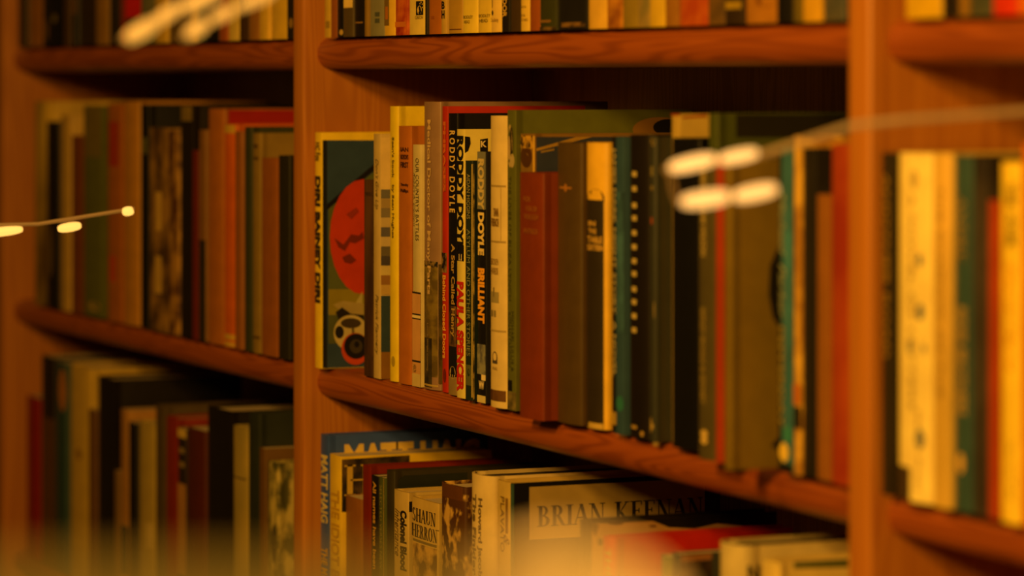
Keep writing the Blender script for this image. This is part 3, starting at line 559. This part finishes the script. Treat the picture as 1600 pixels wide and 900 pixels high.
# ---------------- middle bay, lower shelf
Lm = row(-GAP, [
 dict(id='matt', l=500, r=513, top=679, s=.002, W=.160, k='hb', b=.001, c=(.02, .13, .50), d='blue hardback with cream slab capitals across cover and spine'),
 dict(id='yel', l=515, r=533, top=711, s=.003, W=.15, k='pb', c=(.80, .56, .06), d='yellow-spined paperback with large letters on its picture cover'),
 dict(id='brn', l=540, r=565, top=777, s=.006, W=.11, c=(.34, .13, .045), d='short brown book in front of picture cover'),
 dict(id='red', l=566, r=578, top=727, s=.004, W=.155, k='hb', b=.001, c=(.26, .02, .012), d='dark red hardback with long plain top edge'),
 dict(id='names', l=580, r=591, top=743, s=.003, W=.13, c=(.02, .017, .014), d='black paperback with fine orange capitals'),
 dict(id='grn', l=592, r=600, top=746, s=.002, W=.13, c=(.12, .16, .05), d='very thin moss green book with gilt edges'),
 dict(id='drk', l=601.5, r=613, top=735, s=.002, W=.15, k='hb', b=.003, c=(.07, .06, .03), d='dark olive hardback with rounded spine top'),
 dict(id='colonel', l=613.5, r=636, top=767, s=-.002, W=.13, k='hb', b=.002, c=(.62, .46, .22), d='tan jacketed book with bold slanted script'),
 dict(id='haun', l=641, r=683, top=781, s=-.004, W=.13, k='hb', b=.002, c=(.64, .46, .20), d='thick cream book with stacked serif capitals and torn lower jacket'),
 dict(id='mott', l=685, r=722, top=757, s=-.004, W=.14, k='hb', b=.004, c=mottled((.12, .045, .02), (.66, .42, .18), 75, (1, 1, .8), .5, .5, .60), d='scuffed brown and white patterned hardback'),
 dict(id='howard', l=728, r=760, top=741, s=-.006, W=.155, k='hb', b=.010, pg=(.05, .035, .02), c=(.74, .58, .34), d='cream book with tall round spine and serif title'),
 dict(id='keenan', l=776, r=797, top=752, s=-.004, W=.172, k='hb', b=.001, c=(.66, .48, .20), d='book with black cover and wide cream author label'),
 dict(id='face', l=905, r=924, top=813, s=-.006, W=.16, k='hb', b=.001, pg=(.05, .03, .02), c=(.03, .02, .015), d='black-spined book with close-up face on its cover'),
 dict(id='redj', l=938, r=955, top=838, s=-.008, W=.155, k='hb', b=.005, c=(.56, .02, .012), d='bright red jacketed hardback with pale green capitals'),
 dict(id='smallt', l=1033, r=1049, top=868, s=.002, W=.10, c=(.20, .24, .10), d='short sage green book peeking beside dark teal one'),
 dict(id='dkt', l=1050, r=1062, top=864, s=-.006, W=.13, c=(.07, .10, .07), d='dark teal book with dusky brown cover'),
 dict(id='cream2', l=1113, r=1152, top=849, s=-.010, W=.16, k='hb', b=.012, pg=(.03, .025, .02), c=(.70, .58, .34), d='large cream book with rounded spine and black page top'),
 dict(id='white2', l=1188, r=1215, top=876, s=-.010, W=.15, k='hb', b=.002, c=(.80, .62, .28), d='cream book with green cover panel beside the upright post'),
], 'lower shelf of middle bay', 'books on the lower shelf of the middle bay')
b = Lm['matt']
b.spine_text('MATT HAIG', 711, 817, .08, .92, (.72, .60, .34), 'bold'); b.spine_text('THE MIDNIGHT', 856, 960, .1, .9, (.62, .36, .10), 'bold')
b.cover_text('MATT HAIG', 538, 750, 694, 740, (.78, .58, .24), 'black')
b = Lm['yel']
b.cover_poly([(534, 718), (640, 711), (640, 800), (534, 800)], mottled((.03, .022, .015), (.20, .12, .05), 26), 'cover_picture')
b.cover_text('THE', 538, 610, 727, 775, (.66, .45, .12), 'serif')
b.spine_text('THE IDIOT BROTHER', 765, 1000, .15, .85, (.60, .36, .03), 'bold')
Lm['names'].spine_text('All names have been', 752, 890, .3, .75, (.62, .36, .10), 'bold')
Lm['grn'].spine_text('SELECTED VERSES NEW', 758, 890, .25, .7, (.36, .34, .12)); Lm['grn'].spine_patch(747, 1000, .92, 1, (.6, .42, .14), 'gilt_line')
b = Lm['drk']; b.cover_poly([(622, 750), (632, 743), (730, 738), (730, 800), (622, 800)], (.035, .045, .025), 'cover_panel')
b = Lm['colonel']
b.spine_text('Colonel Blood', 796, 890, .46, .94, (.02, .015, .01), 'black'); b.spine_text('Inheritance', 796, 870, .08, .42, (.10, .05, .02), 'italic')
b.cover_poly([(639, 784), (700, 776), (700, 800), (639, 800)], BLACK)
b = Lm['haun']
b.spine_text('SHAUN', 797, 818, -.22 + .25, .92, (.05, .035, .03), 'serif', True); b.spine_text('HERRON', 822, 843, .0, .98, (.05, .035, .03), 'serif', True)
b.spine_patch(846, 850, .02, .98, (.25, .19, .09), 'printed_line'); b.spine_patch(852, 1000, .0, 1, mottled((.16, .07, .03), (.66, .42, .16), 60), 'torn_jacket')
b = Lm['mott']; b.spine_patch(757, 779, 0, 1, (.17, .06, .025), 'cloth_top')
b = Lm['howard']; b.spine_text('Howard Jacobson', 777, 930, .30, .58, (.20, .14, .08), 'bold'); b.spine_text('The Finkler', 772, 900, .05, .24, (.24, .17, .09), 'bold')
b = Lm['keenan']
b.cover_poly([(798, 755), (1125, 738), (1125, 1000), (798, 1020)], (.016, .014, .012), 'cover_panel'); b.cover_poly([(797.5, 756), (803, 755.6), (803, 1000), (797.5, 1000)], (.06, .20, .14), 'cover_edge')
b.cover_poly([(827, 761), (1101, 747), (1101, 827), (827, 843)], (.52, .37, .17), 'cover_label')
b.cover_text('BRIAN KEENAN', 839, 1098, 791, 823, (.045, .035, .03), 'serif')
b.spine_text('PLAVATO', 776, 862, .25, .55, (.24, .14, .05), ''); b.spine_patch(777, 832, .62, .82, (.30, .17, .06), 'printed_flourish'); b.spine_text('&', 834, 850, .55, .95, (.24, .14, .05), 'italic')
b = Lm['face']
b.cover_poly([(925, 818), (1104, 808), (1160, 813), (1160, 1000), (925, 1000)], (.52, .30, .16), 'cover_picture'); b.cover_poly([(922, 813), (1165, 800), (1165, 808), (925, 818)], BLACK)
b.cover_disc(962, 817, 12, 3, (.1, .04, .02)); b.cover_disc(1020, 822, 6, 2, (.2, .06, .03)); b.cover_poly([(1012, 811), (1166, 802), (1166, 822), (1120, 818), (1085, 826), (1045, 824)], (.012, .01, .01))
b.cover_disc(938, 846, 4, 6, (.08, .04, .02)); b.cover_poly([(925, 815), (936, 820), (930, 838), (925, 826)], (.1, .05, .02))
b = Lm['redj']; b.spine_text('THEFT', 854, 930, .30, .85, (.42, .40, .12), 'bold')
b = Lm['dkt']; b.cover_poly([(1064, 868), (1112, 864), (1112, 874), (1064, 878)], (.42, .18, .10)); b.cover_poly([(1064, 878), (1112, 875), (1112, 1000), (1064, 1000)], mottled((.05, .03, .02), (.2, .11, .05), 20))
b = Lm['cream2']; b.cover_text('N', 1168, 1186, 883, 910, (.10, .08, .05), 'bold')
b = Lm['white2']; b.cover_poly([(1240, 876), (1325, 872), (1325, 886), (1240, 888)], (.16, .20, .06), 'cover_panel')

# ---------------- far bay, top shelf
row(GAP, [
 dict(l=28, r=42, h=.20, c=(.07, .04, .02), d='dark brown book tight in the corner'),
 dict(l=43, r=63, h=.19, k='hb', c=(.36, .15, .05), d='orange-brown hardback near the corner'),
 dict(l=64, h=.22, k='hb', c=BLACK, d='black book with dim gold flecks', m=[('p', 30, 62, .15, .4, (.20, .11, .03), 'gilt_mark', 'disc'), ('p', 22, 36, .6, .85, (.22, .17, .05), 'gilt_mark', 'disc')]),
 dict(l=100, r=111, h=.21, c=(.12, .06, .02), d='thin dim brown spine'),
 dict(l=112, r=121, h=.20, c=BLACK, d='thin black spine beside thin brown one', m=[('p', -30, 22, .1, .9, (.17, .07, .02))]),
 dict(l=122, h=.22, k='hb', c=(.06, .035, .02), d='near-black brown hardback'),
 dict(l=150, r=170, h=.23, c=(.36, .19, .05), d='tan book standing between dark ones'),
 dict(l=171, h=.20, c=DARK, d='dull black-green book before red pair'),
 dict(l=188, h=.20, c=(.30, .03, .015), d='dark red narrow book'),
 dict(l=197, h=.22, c=(.05, .045, .03), d='dark book with vivid red upper half', m=[('p', -40, 28, .0, 1, (.60, .01, .01))]),
 dict(l=221, h=.21, k='hb', c=(.22, .22, .14), d='grey-blue hardback beside red-topped one'),
 dict(l=242, r=260, h=.23, c=(.62, .40, .08), d='gold spine among the glowing bulbs'),
 dict(l=262, h=.22, k='hb', c=(.22, .14, .06), d='wide brown hardback between gold spines'),
 dict(l=297, r=308, h=.23, c=(.66, .44, .10), d='thin gold spine before teal one'),
 dict(l=309, h=.20, c=(.10, .14, .09), d='narrow teal-grey book'),
 dict(l=321, h=.21, c=BLACK, d='black book with faint green corner'),
 dict(l=342, h=.20, c=(.40, .10, .03), d='rust-red narrow book beside pale one'),
 dict(l=355, r=373, h=.22, k='hb', c=(.70, .52, .20), d='pale cream hardback'),
 dict(l=374, h=.21, c=(.10, .05, .025), d='dark chocolate book'),
 dict(l=389, h=.20, c=(.38, .17, .05), d='mottled orange-brown book'),
 dict(l=405, h=.22, c=(.70, .46, .10), d='slim bright gold book'),
 dict(l=419, r=447, h=.23, k='hb', b=.005, c=(.68, .45, .09), d='broad bright gold hardback'),
 dict(l=448, r=470, h=.20, c=(.04, .03, .025), d='black book half hidden by the upright', m=[('p', 28, 44, .2, .6, (.34, .2, .06), 'gilt_mark', 'disc')]),
], 'top shelf of far bay', 'books on the top shelf of the far bay')

# ---------------- far bay, middle shelf
R1 = row(0.0, [
 dict(id='a', l=52, r=72, top=158, W=.16, k='hb', c=mottled((.16, .09, .02), (.62, .42, .11), 6, (1, 1, .5)), d='yellowish faded hardback in the corner'),
 dict(id='b', l=73, r=92, top=190, W=.13, c=BLACK, d='black book with pale mark beside yellowish one', m=[('p', 350, 435, .1, .5, (.20, .13, .05), 'printed_figure', 'disc')]),
 dict(id='c', l=95, r=109, top=180, W=.14, c=(.54, .35, .12), d='thin tan spine'),
 dict(l=109.5, top=212, W=.13, k='hb', c=(.24, .07, .03), d='dark oxblood book'),
 dict(l=128, r=158, top=165, W=.155, k='hb', c=(.16, .18, .05), d='moss green hardback with olive upper part', m=[('p', 166, 245, .0, 1, (.22, .17, .05)), ('p', 470, 485, .3, .9, (.4, .28, .1), 'publisher_mark', 'disc')]),
 dict(l=166, r=189, top=162, W=.15, k='hb', c=(.42, .14, .04), d='rust book with red upper spine', m=[('p', 190, 260, .0, .8, (.40, .04, .015)), ('p', 400, 440, .1, .6, (.5, .07, .03))]),
 dict(l=190, r=213, top=158, W=.15, k='hb', b=.005, c=(.50, .24, .06), d='tall orange-tan hardback with round spine'),
 dict(l=218, r=230, top=163, W=.15, k='hb', c=(.018, .018, .016), d='black hardback with broad dark cover', m=[('p', 215, 240, .1, .9, (.16, .16, .06), 'spine_label')]),
 dict(l=231, r=262, top=200, W=.14, k='hb', c=mottled((.10, .05, .02), (.36, .20, .07), 20), d='brown book with pale vertical scraps', m=[('p', 300, 360, .35, .65, (.58, .38, .14), 'printed_figure'), ('p', 400, 458, .3, .65, (.55, .36, .13), 'printed_figure')]),
 dict(l=263, r=279, top=205, W=.12, c=mottled((.12, .04, .02), (.44, .24, .08), 34), d='picture-covered paperback with orange patches'),
 dict(l=280, r=299, top=165, W=.15, k='hb', c=(.03, .02, .015), d='tall black book with olive-cream head', m=[('p', 166, 189, 0, 1, (.26, .18, .06))]),
 dict(l=300, r=310, top=235, W=.12, c=(.20, .02, .012), d='short dark red spine'),
 dict(l=311, r=321, top=203, W=.12, c=(.28, .13, .05), d='dull brown book with darker lower half', m=[('p', 375, 560, 0, 1, (.05, .035, .02))]),
 dict(id='o', l=322, r=346, top=170, W=.15, k='hb', b=.004, c=(.44, .15, .04), d='tall orange-brown hardback with wine-red cover'),
 dict(id='r', l=347, r=366, top=194, W=.13, k='hb', b=.004, c=(.62, .13, .025), d='vivid vermilion book with gold bands', m=[('p', 195, 208, 0, 1, (.60, .38, .08), 'gilt_band'), ('p', 522, 530, .05, .95, (.62, .40, .1), 'gilt_band'), ('p', 534, 541, .05, .95, (.62, .40, .1), 'gilt_band')]),
 dict(l=367, r=378, top=205, W=.13, c=(.36, .13, .05), d='flat brown board beside vermilion book'),
 dict(l=380, r=391, top=198, W=.15, k='hb', c=(.07, .08, .035), d='bottle green hardback with dark cover'),
 dict(l=393, r=405, top=208, W=.14, k='hb', c=(.32, .21, .07), d='khaki hardback with dark title strokes', m=[('p', 225, 232, .1, .7, (.14, .08, .03), 'lettering_line'), ('p', 245, 250, .1, .8, (.14, .08, .03), 'lettering_line'), ('p', 525, 529, 0, 1, (.12, .07, .03), 'lettering_line')]),
 dict(l=406, r=431, top=247, W=.13, k='hb', c=(.36, .12, .04), d='plain terracotta book'),
 dict(l=433, r=462, top=243, W=.13, k='hb', c=(.045, .04, .02), d='black-green book beside the upright post'),
], 'middle shelf of far bay', 'books on the middle shelf of the far bay')
R1['o'].cover_poly([(357, 172), (470, 172), (470, 230), (357, 230)], (.40, .012, .015), 'cover_panel')

# ---------------- far bay, lower shelf
row(-GAP, [
 dict(l=42, r=63, top=620, W=.12, c=(.34, .012, .012), d='crimson book in the corner'),
 dict(l=65, r=86, top=557, W=.14, c=(.04, .025, .018), d='tall black book with brown lower half', m=[('p', 653, 900, 0, 1, (.17, .07, .03))]),
 dict(l=88, r=104, top=566, W=.13, c=(.03, .12, .11), d='dark teal book with orange oval', m=[('p', 576, 642, .25, 1.0, (.48, .19, .05), 'printed_oval', 'disc')]),
 dict(l=105, r=138, top=572, W=.17, k='hb', b=.006, c=(.60, .41, .12), d='thick cream-gold hardback with long pale top', m=[('p', 700, 718, .3, .6, (.35, .2, .05), 'publisher_mark', 'disc')]),
 dict(l=138.5, r=150, top=640, W=.12, c=(.20, .09, .04), d='chocolate-brown narrow book'),
 dict(l=151, r=177, top=590, W=.15, k='hb', c=(.025, .018, .014), d='black hardback beside chocolate-brown book'),
 dict(l=179, r=188, top=736, W=.12, c=(.30, .17, .07), d='low tan booklet'),
 dict(l=189, r=200, top=640, W=.13, c=(.44, .22, .08), d='tan-orange spine among black books', m=[('p', 822, 900, 0, 1, (.02, .06, .05))]),
 dict(l=201, r=213, top=660, W=.13, c=BLACK, d='narrow black book between tan and cream spines'),
 dict(l=214, r=239, top=660, W=.13, k='hb', b=.004, c=(.48, .36, .13), d='olive-cream hardback', m=[('p', 815, 855, .5, .95, (.6, .46, .22), 'spine_label')]),
 dict(l=241, r=256, top=634, W=.15, k='hb', c=(.13, .09, .05), d='grey-brown hardback with pale top edge'),
 dict(l=257, r=276, top=652, W=.14, k='hb', c=(.28, .025, .015), d='deep red hardback'),
 dict(l=278, r=291, top=669, W=.12, c=(.05, .03, .025), d='black book with cream head and stacked letters', m=[('p', 670, 684, 0, 1, (.62, .44, .16)), ('p', 700, 708, .2, .8, (.34, .24, .12), 'block_letter'), ('p', 722, 730, .2, .8, (.34, .24, .12), 'block_letter'), ('p', 756, 900, 0, 1, (.44, .22, .10))]),
 dict(l=293, r=320, top=670, W=.13, c=(.13, .02, .012), d='dusky red-black book'),
 dict(l=322, r=359, top=638, W=.15, k='hb', c=(.022, .016, .013), d='wide black book with pale page top'),
 dict(l=361, r=384, top=667, W=.13, k='hb', b=.004, c=mottled((.30, .26, .10), (.50, .36, .12), 5), d='olive-yellow hardback standing among blacks', m=[('p', 745, 748, 0, 1, (.2, .15, .06), 'printed_line')]),
 dict(l=386, r=403, top=645, W=.14, k='hb', c=(.045, .06, .04), d='dark grey-green hardback'),
 dict(l=405, r=414, top=700, W=.13, c=(.20, .10, .03), d='thin gilt-edged dark book'),
 dict(l=416, r=465, top=722, W=.14, k='hb', c=mottled((.12, .12, .04), (.56, .46, .20), 70, (1, 1, .5)), d='pale illustrated book beside the upright post', m=[('p', 820, 880, .4, .9, (.05, .05, .03), 'spine_picture', 'disc')]),
], 'lower shelf of far bay', 'books on the lower shelf of the far bay')

# ---------------- near bay
row(GAP, [
 dict(l=1411, r=1467, h=.22, k='hb', c=(.66, .42, .03), d='wide golden yellow hardback'),
 dict(l=1473, h=.21, c=(.03, .02, .012), d='black book beside golden yellow one'),
 dict(l=1498, h=.22, c=(.34, .18, .04), d='narrow brown-gold book'),
 dict(l=1512, r=1550, h=.21, k='hb', c=mottled((.07, .09, .06), (.20, .17, .10), 10), d='grey-teal hardback'),
 dict(l=1551, h=.22, c=(.62, .03, .01), d='scarlet book at the picture edge'),
 dict(l=1590, r=1640, h=.22, c=(.70, .16, .02), d='orange-red book past scarlet one'),
], 'top shelf of near bay', 'books on the top shelf of the near bay')
N1 = row(0.0, [
 dict(l=1377, r=1392, top=239, s=-.002, W=.14, c=(.05, .035, .02), d='black paperback with dim gold letters against the post', m=[('v', 'ANOTHER ROAD', 270, 560, .3, .8, (.36, .22, .06), 'bold')]),
 dict(id='cr', l=1393, r=1451, top=239, s=-.004, W=.15, k='hb', b=.008, c=(.97, .74, .36), d='wide cream hardback with scattered blue blots'),
 dict(l=1452.5, r=1485, top=240, s=-.004, W=.15, k='hb', b=.004, c=mottled((.60, .40, .12), (.80, .52, .18), 10, (1, 1, .3)), d='tan-yellow hardback beside blotted cream one', m=[('v', 'THE SHADOW OF THE', 290, 620, .25, .5, (.34, .2, .07), '')]),
 dict(l=1487, r=1519, top=243, s=-.002, W=.14, k='hb', b=.003, c=(.05, .16, .14), d='teal-green hardback with cream serif letters', m=[('v', 'ANDREW', 305, 408, .1, .55, (.42, .28, .10), 'serif'), ('v', 'RIDER BROTHERS', 480, 648, .1, .6, (.50, .34, .14), 'bold'), ('p', 708, 740, .1, .45, (.72, .46, .18), 'publisher_mark', 'disc')]),
 dict(l=1520, r=1543, top=243, s=-.002, W=.14, c=mottled((.04, .03, .03), (.13, .10, .09), 6), d='dark violet-grey book'),
 dict(l=1544, r=1559, top=313, s=-.002, W=.12, c=(.46, .06, .015), d='short red book beside golden one'),
 dict(l=1560, r=1592, top=253, s=-.004, W=.14, k='hb', b=.003, c=(.97, .66, .12), d='golden book with dark stamp and orange script', m=[('v', 'THE', 285, 322, .3, .7, (.16, .09, .02), 'black'), ('v', 'HOUSE', 332, 384, .3, .7, (.16, .09, .02), 'black'), ('v', 'Eleanor Harris', 410, 580, .25, .7, (.66, .22, .03), 'italic'), ('v', 'Newman Press', 690, 780, .35, .65, (.45, .28, .07), '')]),
 dict(l=1594, r=1640, top=225, s=-.006, W=.14, k='hb', c=mottled((.56, .05, .01), (.72, .22, .04), 14), d='red and orange hardback at the picture edge'),
], 'middle shelf of near bay', 'books on the middle shelf of the near bay')
b = N1['cr']
for (px, py, rx, ry) in ((.60, 405, .10, 10), (.62, 486, .13, 13), (.60, 683, .16, 16), (.28, 540, .07, 12), (.72, 542, .06, 8), (.4, 280, .12, 16)):
    b.spine_patch(py - ry, py + ry, px - rx, px + rx, (.24, .26, .22) if py != 280 else (.55, .42, .2), 'blue_blot', 'disc')
b.spine_text('A NOVEL OF LETTERS', 300, 640, .28, .42, (.40, .27, .10)); b.spine_text('Harvill Press', 640, 765, .5, .62, (.42, .28, .1)); b.spine_patch(730, 790, 0, .28, (.10, .06, .03))

# ------------------------------------------------------------------ glowing shapes added for window reflections, in front of the books
def tube(pts, r, n=8):
    v, f = [], []
    for i, p in enumerate(pts):
        d = (pts[min(i + 1, len(pts) - 1)] - pts[max(i - 1, 0)]).normalized()
        a = d.cross(Vector((0, 0, 1))).normalized(); b_ = d.cross(a)
        rr = r[i] if isinstance(r, (list, tuple)) else r
        for k in range(n):
            an = math.tau * k / n; v.append(p + a * math.cos(an) * rr + b_ * math.sin(an) * rr)
    for i in range(len(pts) - 1):
        for k in range(n): f.append((i*n + k, i*n + (k+1) % n, (i+1)*n + (k+1) % n, (i+1)*n + k))
    f += [tuple(range(n))[::-1], tuple(range((len(pts)-1)*n, len(pts)*n))]
    return v, f
BAND = paper((.30, .16, .05), .4)
def reflection_glow(label, band_px, ovals, emis, col, band_r=.0022, band_e=.16):  # glowing band and capsules modelled in place of reflections in glass
    pts = [P_at(*p) for p in band_px]; root = thing('reflection_glow', label, 'window reflection', pts[0], 'window reflections added as glowing shapes in front of the books')
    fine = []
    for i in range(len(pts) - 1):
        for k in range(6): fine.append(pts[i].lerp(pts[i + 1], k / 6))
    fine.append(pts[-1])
    v, f = tube(fine, band_r); link('reflected_band', [p - pts[0] for p in v], f, glow((1.0, .42, .05), band_e, 'lit_reflection_band'), root, 40)
    for (x0, y0, x1, y1, th, D) in ovals:
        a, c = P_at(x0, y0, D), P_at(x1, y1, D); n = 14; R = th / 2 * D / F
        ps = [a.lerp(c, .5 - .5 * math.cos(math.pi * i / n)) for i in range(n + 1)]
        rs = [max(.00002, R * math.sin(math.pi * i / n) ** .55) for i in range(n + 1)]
        v, f = tube(ps, rs, 14); link('reflected_oval', [p - pts[0] for p in v], f, glow(col, emis), root, 60)
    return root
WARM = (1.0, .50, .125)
reflection_glow('upper added window reflection of two long glowing bulbs across middle bay books', [(1620, 172, 1.95), (1420, 186, 1.95), (1330, 196, 1.96), (1195, 240, 1.98), (1120, 252, 1.98), (1040, 266, 2.0)],
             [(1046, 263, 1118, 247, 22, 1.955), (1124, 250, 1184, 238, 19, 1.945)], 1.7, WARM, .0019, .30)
reflection_glow('lower added window reflection of two long glowing bulbs across middle bay books', [(1216, 297, 1.9), (1140, 306, 1.9), (1060, 316, 1.9), (1052, 296, 1.95), (1048, 264, 2.0)],
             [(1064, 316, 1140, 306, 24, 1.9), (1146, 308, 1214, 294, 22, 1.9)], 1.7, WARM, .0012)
reflection_glow('added window reflection of three small bright bulbs crossing the far bay upright', [(-20, 352, 2.72), (60, 350, 2.72), (210, 326, 2.72)],
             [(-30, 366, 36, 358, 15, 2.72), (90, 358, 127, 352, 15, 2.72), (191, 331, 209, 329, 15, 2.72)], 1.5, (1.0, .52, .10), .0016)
reflection_glow('steep added window reflection of soft amber bulbs over far bay top books', [(190, 62, 1.9), (345, -20, 1.9)],
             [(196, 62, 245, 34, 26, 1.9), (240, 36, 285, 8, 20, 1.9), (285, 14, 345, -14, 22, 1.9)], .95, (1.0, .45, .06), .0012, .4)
reflection_glow('second steep added window reflection of amber bulbs nearer the middle bay', [(285, 60, 1.9), (440, -20, 1.9)],
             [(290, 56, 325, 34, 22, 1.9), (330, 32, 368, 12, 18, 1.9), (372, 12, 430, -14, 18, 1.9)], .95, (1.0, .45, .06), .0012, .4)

# added glowing globe and tube for a reflected glow, far out of focus
def lathe(prof, n=32):
    v = [(r * math.cos(math.tau * k / n), r * math.sin(math.tau * k / n), z) for r, z in prof for k in range(n)]
    f = [(i*n + k, i*n + (k+1) % n, (i+1)*n + (k+1) % n, (i+1)*n + k) for i in range(len(prof) - 1) for k in range(n)]
    return v, f + [tuple(range(n))[::-1], tuple(range((len(prof)-1)*n, len(prof)*n))]
def bottom_glow(px, top_py, D, rad, emis, label, squash=1.0):  # glowing globe added where a reflection brightens the bottom edge
    top = P_at(px, top_py, D); c = top - Vector((0, 0, rad * squash))
    root = thing('globe_glow', label, 'lamp', (c.x, c.y, LEDGE))
    dz = c.z - LEDGE
    link('glow_globe', *lathe([(max(1e-4, rad * math.sin(math.pi * i / 16)), dz - rad * squash * math.cos(math.pi * i / 16)) for i in range(17)]), glow((1.0, .42, .055), emis, 'amber_glow'), root, 60)
    zb = dz - rad * squash * .93
    link('base', *lathe([(.022, 0), (.022, .006), (.012, .012), (.012, zb), (.018, zb + .004)]), mottled((.10, .05, .02), (.20, .10, .04), 60, name='brass'), root, 50)
LEDGE = -.16 + CAM.z - .10
bottom_glow(875, 855, .75, .030, 1.9, 'amber globe added for a reflected glow at the bottom edge, in front of books')
ra, rb = P_at(-80, 897, .66), P_at(980, 897, .66); rc = (ra + rb) / 2  # tube added for the wide, dim part of the reflected glow
rt = thing('tube_glow', 'long dim amber tube added for reflected glow, behind globe at the bottom edge', 'lamp', (rc.x, rc.y, LEDGE))
tr_ = .007
v, f = tube([p - Vector((rc.x, rc.y, LEDGE)) - Vector((0, 0, tr_)) for p in (ra, ra.lerp(rb, .5), rb)], tr_, 16); link('tube', v, f, glow((1.0, .45, .03), .24, 'amber_glow'), rt, 50)
for q in (.1, .9):
    p = ra.lerp(rb, q) - Vector((rc.x, rc.y, LEDGE)); link('stand', *box(p.x - .006, p.x + .006, p.y - .006, p.y + .006, 0, p.z - 2 * tr_), mottled((.10, .05, .02), (.20, .10, .04), 60, name='brass'), rt)
la = P_at(700, 900, .63)
struct(link('trim_1', *(lambda v, f: ([Vector((la.x, la.y, 0)) + RT * x + FW * y + Vector((0, 0, z)) for x, y, z in v], f))(*box(-.30, .30, -.07, .10, LEDGE - .03, LEDGE)), PINE))

dups = [k for k, n in LABELS.items() if n > 1]
if dups: print('DUP LABELS', dups)
for k in LABELS:
    if not 4 <= len(k.replace(',', '').split()) <= 17: print('LONG', len(k.split()), k)
